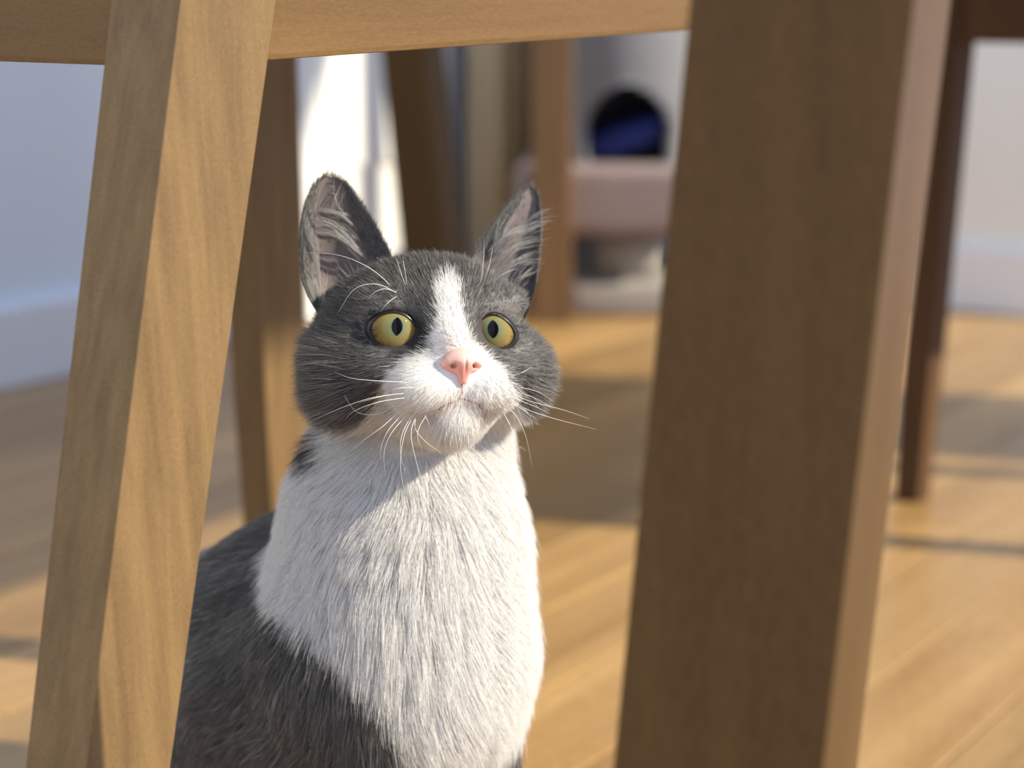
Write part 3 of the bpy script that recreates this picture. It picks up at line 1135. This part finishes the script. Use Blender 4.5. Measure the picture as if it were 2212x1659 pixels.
# --- fur: combed strands grown from the skin
NBODY_TRI = None
tri_isear = np.concatenate([np.arange(len(allf)) >= len(bq)] * 2)
cent = allv[T_].mean(1)
tx, ty, td = project(cent)
toc = CAMP - cent
toc /= np.linalg.norm(toc, axis=1)[:, None]
face_c = np.einsum('ij,ij->i', TN_, toc)
Hc = w2h(cent)
is_head = (np.linalg.norm(Hc - np.array([0, -0.2, 0.3]), axis=1) < 5.6) & (Hc[:, 1] > -3.9)
dens = np.where(is_head, 1.0, 0.6) * np.where(face_c > -0.25, 1.0, 0.22)
dens = np.where((ty > 1720) | (cent[:, 2] < 0.08), dens * 0.35, dens)
dens = np.where(tri_isear, 0.9, dens)
vs_ = np.concatenate([np.full(nb_, 0.5), EAR_L[2][:, 0], EAR_R[2][:, 0]])
vt_ = np.concatenate([np.full(nb_, 0.5), EAR_L[2][:, 1], EAR_R[2][:, 1]])
vf_ = np.concatenate([np.ones(nb_), EAR_L[2][:, 2], EAR_R[2][:, 2]])
ts_, tt_, tf_ = vs_[T_].mean(1), vt_[T_].mean(1), vf_[T_].mean(1)
dens[tri_isear & (tt_ < 0.2)] = 0.0                                     # the root of the ear is buried in the head
dens[tri_isear & (tf_ < 0.1) & (ts_ > 0.17) & (ts_ < 0.72) & (tt_ < 0.9)] = 0.04   # bare inside


def clump_noise(P, cs, seed):
    r = np.random.default_rng(seed)
    key = np.floor(P / cs + r.uniform(0, 1, 3)).astype(np.int64)
    h = (key[:, 0] * 73856093) ^ (key[:, 1] * 19349663) ^ (key[:, 2] * 83492791)
    u, inv = np.unique(h, return_inverse=True)
    return inv, len(u)


def grow(name, N, w_tri, rad):
    w = TA_ * w_tri
    cs = np.cumsum(w)
    ti = np.searchsorted(cs, RNG.uniform(0, cs[-1], N))
    r1, r2 = np.sqrt(RNG.uniform(size=N)), RNG.uniform(size=N)
    b0, b1, b2 = 1 - r1, r1 * (1 - r2), r1 * r2
    tv = T_[ti]
    P = allv[tv[:, 0]] * b0[:, None] + allv[tv[:, 1]] * b1[:, None] + allv[tv[:, 2]] * b2[:, None]
    NN = VN_[tv[:, 0]] * b0[:, None] + VN_[tv[:, 1]] * b1[:, None] + VN_[tv[:, 2]] * b2[:, None]
    NN /= np.linalg.norm(NN, axis=1)[:, None]
    isear = tri_isear[ti]
    x, y, d = project(P)
    H = w2h(P)
    keep = np.ones(N, bool)
    # no fur on eyes, nose, lips
    de = np.minimum(np.linalg.norm(H - np.array(EYE_L), axis=1), np.linalg.norm(H - np.array(EYE_R), axis=1))
    for ol in (OUT_L, OUT_R):
        o = np.array(ol, float); cc = o.mean(0)
        keep &= ~(in_poly(x, y, cc + (o - cc) * 1.16) & (H[:, 2] > 1.0))
    keep &= ~((np.linalg.norm((H - np.array([0, -1.15, 4.25])) / np.array([0.72, 0.52, 0.6]), axis=1) < 1) )
    keep &= P[:, 2] > 0.004
    P, NN, isear, x, y, d, H, de = (a[keep] for a in (P, NN, isear, x, y, d, H, de))
    n = len(P)
    col, white = coat_colour(P, NN, 5.0)
    # ---- combing
    hd = H - np.array([0, -0.95, 4.6])
    comb_h = hd @ HW.T
    comb_h /= np.linalg.norm(comb_h, axis=1)[:, None]
    # near each eye the fur lies away from the eye
    for E in (EYE_L, EYE_R):
        v = (H - np.array(E) - np.array([0, 0, 0.6]))
        dist = np.linalg.norm(v, axis=1)
        wgt = np.exp(-(np.maximum(dist - 0.9, 0) / 0.35) ** 2)[:, None]
        vv = (v / dist[:, None]) @ HW.T
        comb_h = comb_h * (1 - 0.4 * wgt) + vv * 0.4 * wgt
    axis_x = pz(880, 1300, -3)[0]
    comb_b = np.tile(np.array([0, 0.10, -1.0]), (n, 1))
    comb_b[:, 0] += np.clip((P[:, 0] - axis_x) / 0.04, -1.2, 1.2) * 0.55
    back = np.clip((P[:, 1] - 0.74) / 0.04, 0, 1)[:, None]
    comb_b = comb_b * (1 - back) + np.array([-0.35, 0.8, -0.6]) * back
    wob = np.stack([lowfreq(P * 100, 0.9, s) for s in (1, 2, 3)], 1)
    comb_b = comb_b + wob * 0.32
    comb_b /= np.linalg.norm(comb_b, axis=1)[:, None]
    headw = np.clip((H[:, 1] + 4.6) / 1.6, 0, 1) * np.clip((H[:, 2] + 5.5) / 2.0, 0, 1)
    headw = (headw * (np.linalg.norm(H, axis=1) < 7.5))[:, None]
    comb = comb_b * (1 - headw) + comb_h * headw
    # on ears the fur lies towards the tip
    eart = np.array([0, 0.2, 1.0])
    comb = np.where(isear[:, None], eart[None, :] + wob * 0.2, comb)
    comb = comb + RNG.normal(size=(n, 3)) * np.where(headw > 0.5, 0.16, 0.24)
    comb -= NN * np.einsum('ij,ij->i', comb, NN)[:, None]
    comb /= np.linalg.norm(comb, axis=1)[:, None] + 1e-9
    # ---- length in cm
    hw = headw[:, 0]
    nose_d = np.linalg.norm(hd, axis=1)
    L_head = np.clip(0.22 + 0.11 * nose_d, 0.25, 1.15)
    cheek = np.exp(-(np.maximum(np.abs(H[:, 0]) - 3.2, -3) / 1.2) ** 2) * (H[:, 1] < 0.6) * (H[:, 2] < 2.2) * np.where(H[:, 0] > 0, 0.45, 1.15)
    L_head = L_head + 0.8 * np.clip(cheek, 0, 1)
    chin = np.exp(-(np.linalg.norm(H - np.array([0, -3.3, 2.9]), axis=1) / 0.9) ** 2)
    L_head = L_head + 0.30 * chin
    L_head *= np.clip((de - 0.75) / 1.1, 0.32, 1.0)
    fluff = np.exp(-(((x - 930) / 220) ** 2)) * np.clip((y - 1000) / 200, 0, 1) * (d < 0.80)
    L_body = 1.35 + 1.1 * fluff
    L = L_head * hw + L_body * (1 - hw)
    L = np.where(isear, 0.34, L) * RNG.uniform(0.65, 1.2, n)
    L = np.minimum(L, np.maximum(0.2, P[:, 2] * 100 * 0.8))
    guard = (RNG.uniform(size=n) < 0.07) & ~isear
    L = np.where(guard, L * 1.2, L)
    L *= 0.01
    lift0 = np.where(hw > 0.5, 0.50, 0.72)
    lift0 = np.where(isear, 0.35, lift0)
    lift0 = lift0 + RNG.normal(size=n) * 0.10
    lift1 = lift0 * np.where(hw > 0.5, 0.30, 0.30)
    ts = np.array([0, 0.22, 0.48, 0.75, 1.0])
    pts = np.empty((n, 5, 3))
    pts[:, 0] = P - NN * 0.0004
    cur = pts[:, 0]
    for k in range(1, 5):
        f = (ts[k] + ts[k - 1]) / 2
        li = lift0 * (1 - f) + lift1 * f
        dr = comb * np.cos(li)[:, None] + NN * np.sin(li)[:, None]
        cur = cur + dr * (L * (ts[k] - ts[k - 1]))[:, None]
        pts[:, k] = cur
    # ---- clumping: tips of a lock run together
    for cs, amt, seed in ((0.0035, 0.35, 3), (0.008, 0.38, 4)):
        inv, m = clump_noise(P, cs, seed)
        cnt = np.bincount(inv, minlength=m)[:, None]
        a = amt * np.where(isear, 0, np.where(hw > 0.5, 0.35, 1.0))
        for k in (2, 3, 4):
            mean = np.stack([np.bincount(inv, weights=pts[:, k, ax_], minlength=m) for ax_ in range(3)], 1) / np.maximum(cnt, 1)
            g = (a * ts[k] ** 1.5)[:, None]
            pts[:, k] = pts[:, k] * (1 - g) + mean[inv] * g
    pts[:, :, 2] = np.maximum(pts[:, :, 2], 0.0015)
    # ---- to a curves object
    r0 = rad * np.where(hw > 0.5, 0.85, 1.15) * RNG.uniform(0.7, 1.2, n)
    prof = np.array([1.0, 1.0, 0.85, 0.55, 0.12])
    shade = RNG.uniform(0.55, 1.45, n)[:, None]
    shade = np.where(guard[:, None], 2.1, shade)
    r0 = np.where(guard, r0 * 1.25, r0)
    col = np.clip(np.where(white[:, None], col, col * shade), 0.005, 0.95)
    return make_curves(name, pts, r0[:, None] * prof[None, :], col)


def make_curves(name, pts, radii, col):
    n, m = pts.shape[:2]
    hc = bpy.data.hair_curves.new(name)
    hc.add_curves([m] * n)
    hc.attributes['position'].data.foreach_set('vector', pts.astype(np.float32).ravel())
    ra = hc.attributes.get('radius') or hc.attributes.new('radius', 'FLOAT', 'POINT')
    ra.data.foreach_set('value', radii.astype(np.float32).ravel())
    ca = hc.attributes.new('strand', 'FLOAT_COLOR', 'CURVE')
    ca.data.foreach_set('color', np.hstack([col, np.ones((n, 1))]).astype(np.float32).ravel())
    o = bpy.data.objects.new(name, hc)
    COL.objects.link(o)
    return o


q = NT('cat_fur')
at = q.n('ShaderNodeAttribute')
at.attribute_name = 'strand'
q.l(at.outputs['Color'], q.b.inputs['Base Color'])
q.b.inputs['Roughness'].default_value = 0.5
q.b.inputs['Specular IOR Level'].default_value = 0.3
tl = q.n('ShaderNodeBsdfTranslucent')
q.l(at.outputs['Color'], tl.inputs['Color'])
mxs = q.n('ShaderNodeMixShader')
mxs.inputs[0].default_value = 0.35
q.l(q.b.outputs[0], mxs.inputs[1])
q.l(tl.outputs[0], mxs.inputs[2])
q.l(mxs.outputs[0], q.t.nodes['Material Output'].inputs['Surface'])
M['fur'] = q.m
fur = grow('fur', 330000, dens, 0.000075)
fur.data.materials.append(M['fur'])
fur.parent = cat
tag(fur, 'soft grey and white fur', kind='stuff')

# --- long pale hairs inside the ears
strands, rads = [], []
def wisp(p0, p1, bow, zc0, zc1, n, spread, r=0.00007):
    for _ in range(int(n * 0.8)):
        a = np.array(p0, float) + RNG.normal(size=2) * spread
        b = np.array(p1, float) + RNG.normal(size=2) * spread * 1.8
        mid = (a + b) / 2 + np.array(bow) + RNG.normal(size=2) * spread * 0.25
        zs = (zc0, (zc0 + zc1) / 2 + 0.25, zc1)
        c = np.array([pz(p[0], p[1], z) for p, z in zip((a, mid, b), zs)])
        s = spline(c, 5)
        strands.append(s)
        rads.append(r * np.array([0.9, 1, 0.9, 0.6, 0.15]) * RNG.uniform(0.6, 1.2))
for args in (((775, 545), (668, 478), (-8, -26), -1.0, -0.7, 26, 4), ((768, 520), (690, 490), (0, -18), -1.0, -0.8, 16, 5), ((765, 470), (662, 452), (8, -2), -1.2, -1.0, 14, 3),
             ((775, 500), (700, 455), (4, -10), -1.2, -1.0, 12, 4), ((790, 560), (672, 500), (-6, -22), -1.0, -0.7, 14, 4), ((735, 470), (745, 395), (-10, 0), -1.2, -1.2, 10, 8),
             ((690, 640), (664, 480), (4, -10), -0.5, -0.8, 22, 4), ((700, 655), (680, 580), (2, 0), -0.3, -0.5, 14, 6), ((775, 630), (740, 575), (0, 0), -0.4, -0.8, 12, 8)):
    wisp(*args)
nl_w = len(strands)
for args in (((1060, 545), (1160, 490), (-4, -14), -2.4, -2.6, 30, 6), ((1065, 580), (1165, 515), (-4, -14), -2.3, -2.6, 30, 7), ((1085, 600), (1160, 560), (-2, -14), -2.2, -2.5, 26, 7),
             ((1120, 500), (1190, 464), (0, -8), -2.6, -2.3, 16, 4), ((1110, 530), (1185, 480), (0, -8), -2.6, -2.2, 12, 4), ((1110, 620), (1150, 580), (0, -4), -2.2, -2.4, 22, 7),
             ((1075, 545), (1110, 450), (-8, 0), -2.4, -2.8, 14, 6)):
    wisp(*args)
wcol = np.tile(np.array([0.60, 0.59, 0.59]), (len(strands), 1)) * RNG.uniform(0.6, 1.2, (len(strands), 1))
wc = make_curves('ear_tuft', np.array(strands), np.array(rads), wcol)
wc.data.materials.append(M['fur'])
wc.parent = cat
tag(wc, 'long pale hairs across the ear openings', kind='stuff')

# --- whiskers, each a thing part of its own
M['whisker'] = plain('whisker', (0.85, 0.84, 0.82, 1), 0.35, 0.5)


def whisker(pix, dz=(0.0, 0.6, 0.6, 0.4), r=0.00013):
    h = hit(*pix[0])
    if h is None: return
    d0 = project(h)[2]
    pts = [h - (h - CAMP) / np.linalg.norm(h - CAMP) * (-0.001)]
    for i, p in enumerate(pix[1:], 1):
        pts.append(pd(p[0], p[1], d0 - dz[min(i, len(dz) - 1)] * 0.01))
    s = spline(pts, 16)
    link('whisker', tube_mesh('whisker', s, [r * (1 - 0.88 * (i / 15) ** 1.3) for i in range(16)], 5), M['whisker'], cat, True)


for w in ([(884, 826), (805, 822), (755, 816), (722, 803)], [(890, 848), (810, 858), (735, 882), (668, 912)], [(884, 858), (820, 868), (765, 888), (745, 908)],
          [(848, 884), (805, 896), (768, 888), (743, 853)], [(872, 880), (828, 920), (790, 948), (755, 975)], [(880, 884), (842, 925), (825, 960), (822, 990)],
          [(888, 888), (848, 932), (830, 975), (832, 1030)], [(893, 889), (868, 940), (866, 985), (878, 1026)], [(897, 890), (872, 945), (866, 1020), (888, 1112)],
          [(903, 890), (888, 935), (900, 1000), (922, 1072)], [(900, 893), (897, 925), (920, 955), (955, 980)], [(925, 890), (905, 925), (903, 950), (915, 975)],
          [(905, 836), (870, 838), (850, 840), (838, 844)], [(915, 893), (922, 905), (926, 915), (930, 928)], [(868, 850), (825, 856), (790, 866), (775, 870)]):
    whisker(w)
for w in ([(1098, 836), (1130, 838), (1165, 848), (1196, 868)], [(1100, 846), (1135, 852), (1165, 865), (1194, 884)], [(1098, 856), (1130, 868), (1160, 880), (1188, 894)],
          [(1092, 866), (1125, 882), (1145, 900), (1152, 928)], [(1098, 862), (1140, 885), (1200, 905), (1290, 928)], [(1085, 872), (1112, 895), (1135, 940), (1150, 1010)],
          [(1100, 850), (1150, 868), (1215, 885), (1275, 905)], [(1080, 880), (1100, 915), (1118, 965), (1125, 1020)], [(1100, 815), (1125, 806), (1140, 798), (1150, 792)]):
    whisker(w, dz=(0, 0.3, 0.0, -0.8))
for w in ([(850, 622), (800, 580), (735, 552), (655, 545)], [(862, 636), (815, 614), (765, 625), (728, 680)], [(862, 634), (832, 624), (808, 632), (796, 646)], [(858, 640), (845, 648), (832, 660), (822, 674)],
          [(877, 620), (868, 595), (860, 570), (855, 555)], [(879, 619), (876, 592), (872, 570), (870, 552)]):
    whisker(w, dz=(0, 0.5, 0.7, 0.6), r=0.00013)
for w in ([(1036, 616), (1042, 585), (1045, 555), (1046, 520)], [(1042, 618), (1052, 590), (1060, 560), (1064, 535)], [(1060, 616), (1075, 600), (1095, 588), (1118, 580)]):
    whisker(w, dz=(0, 0.5, 0.6, 0.4), r=0.00012)
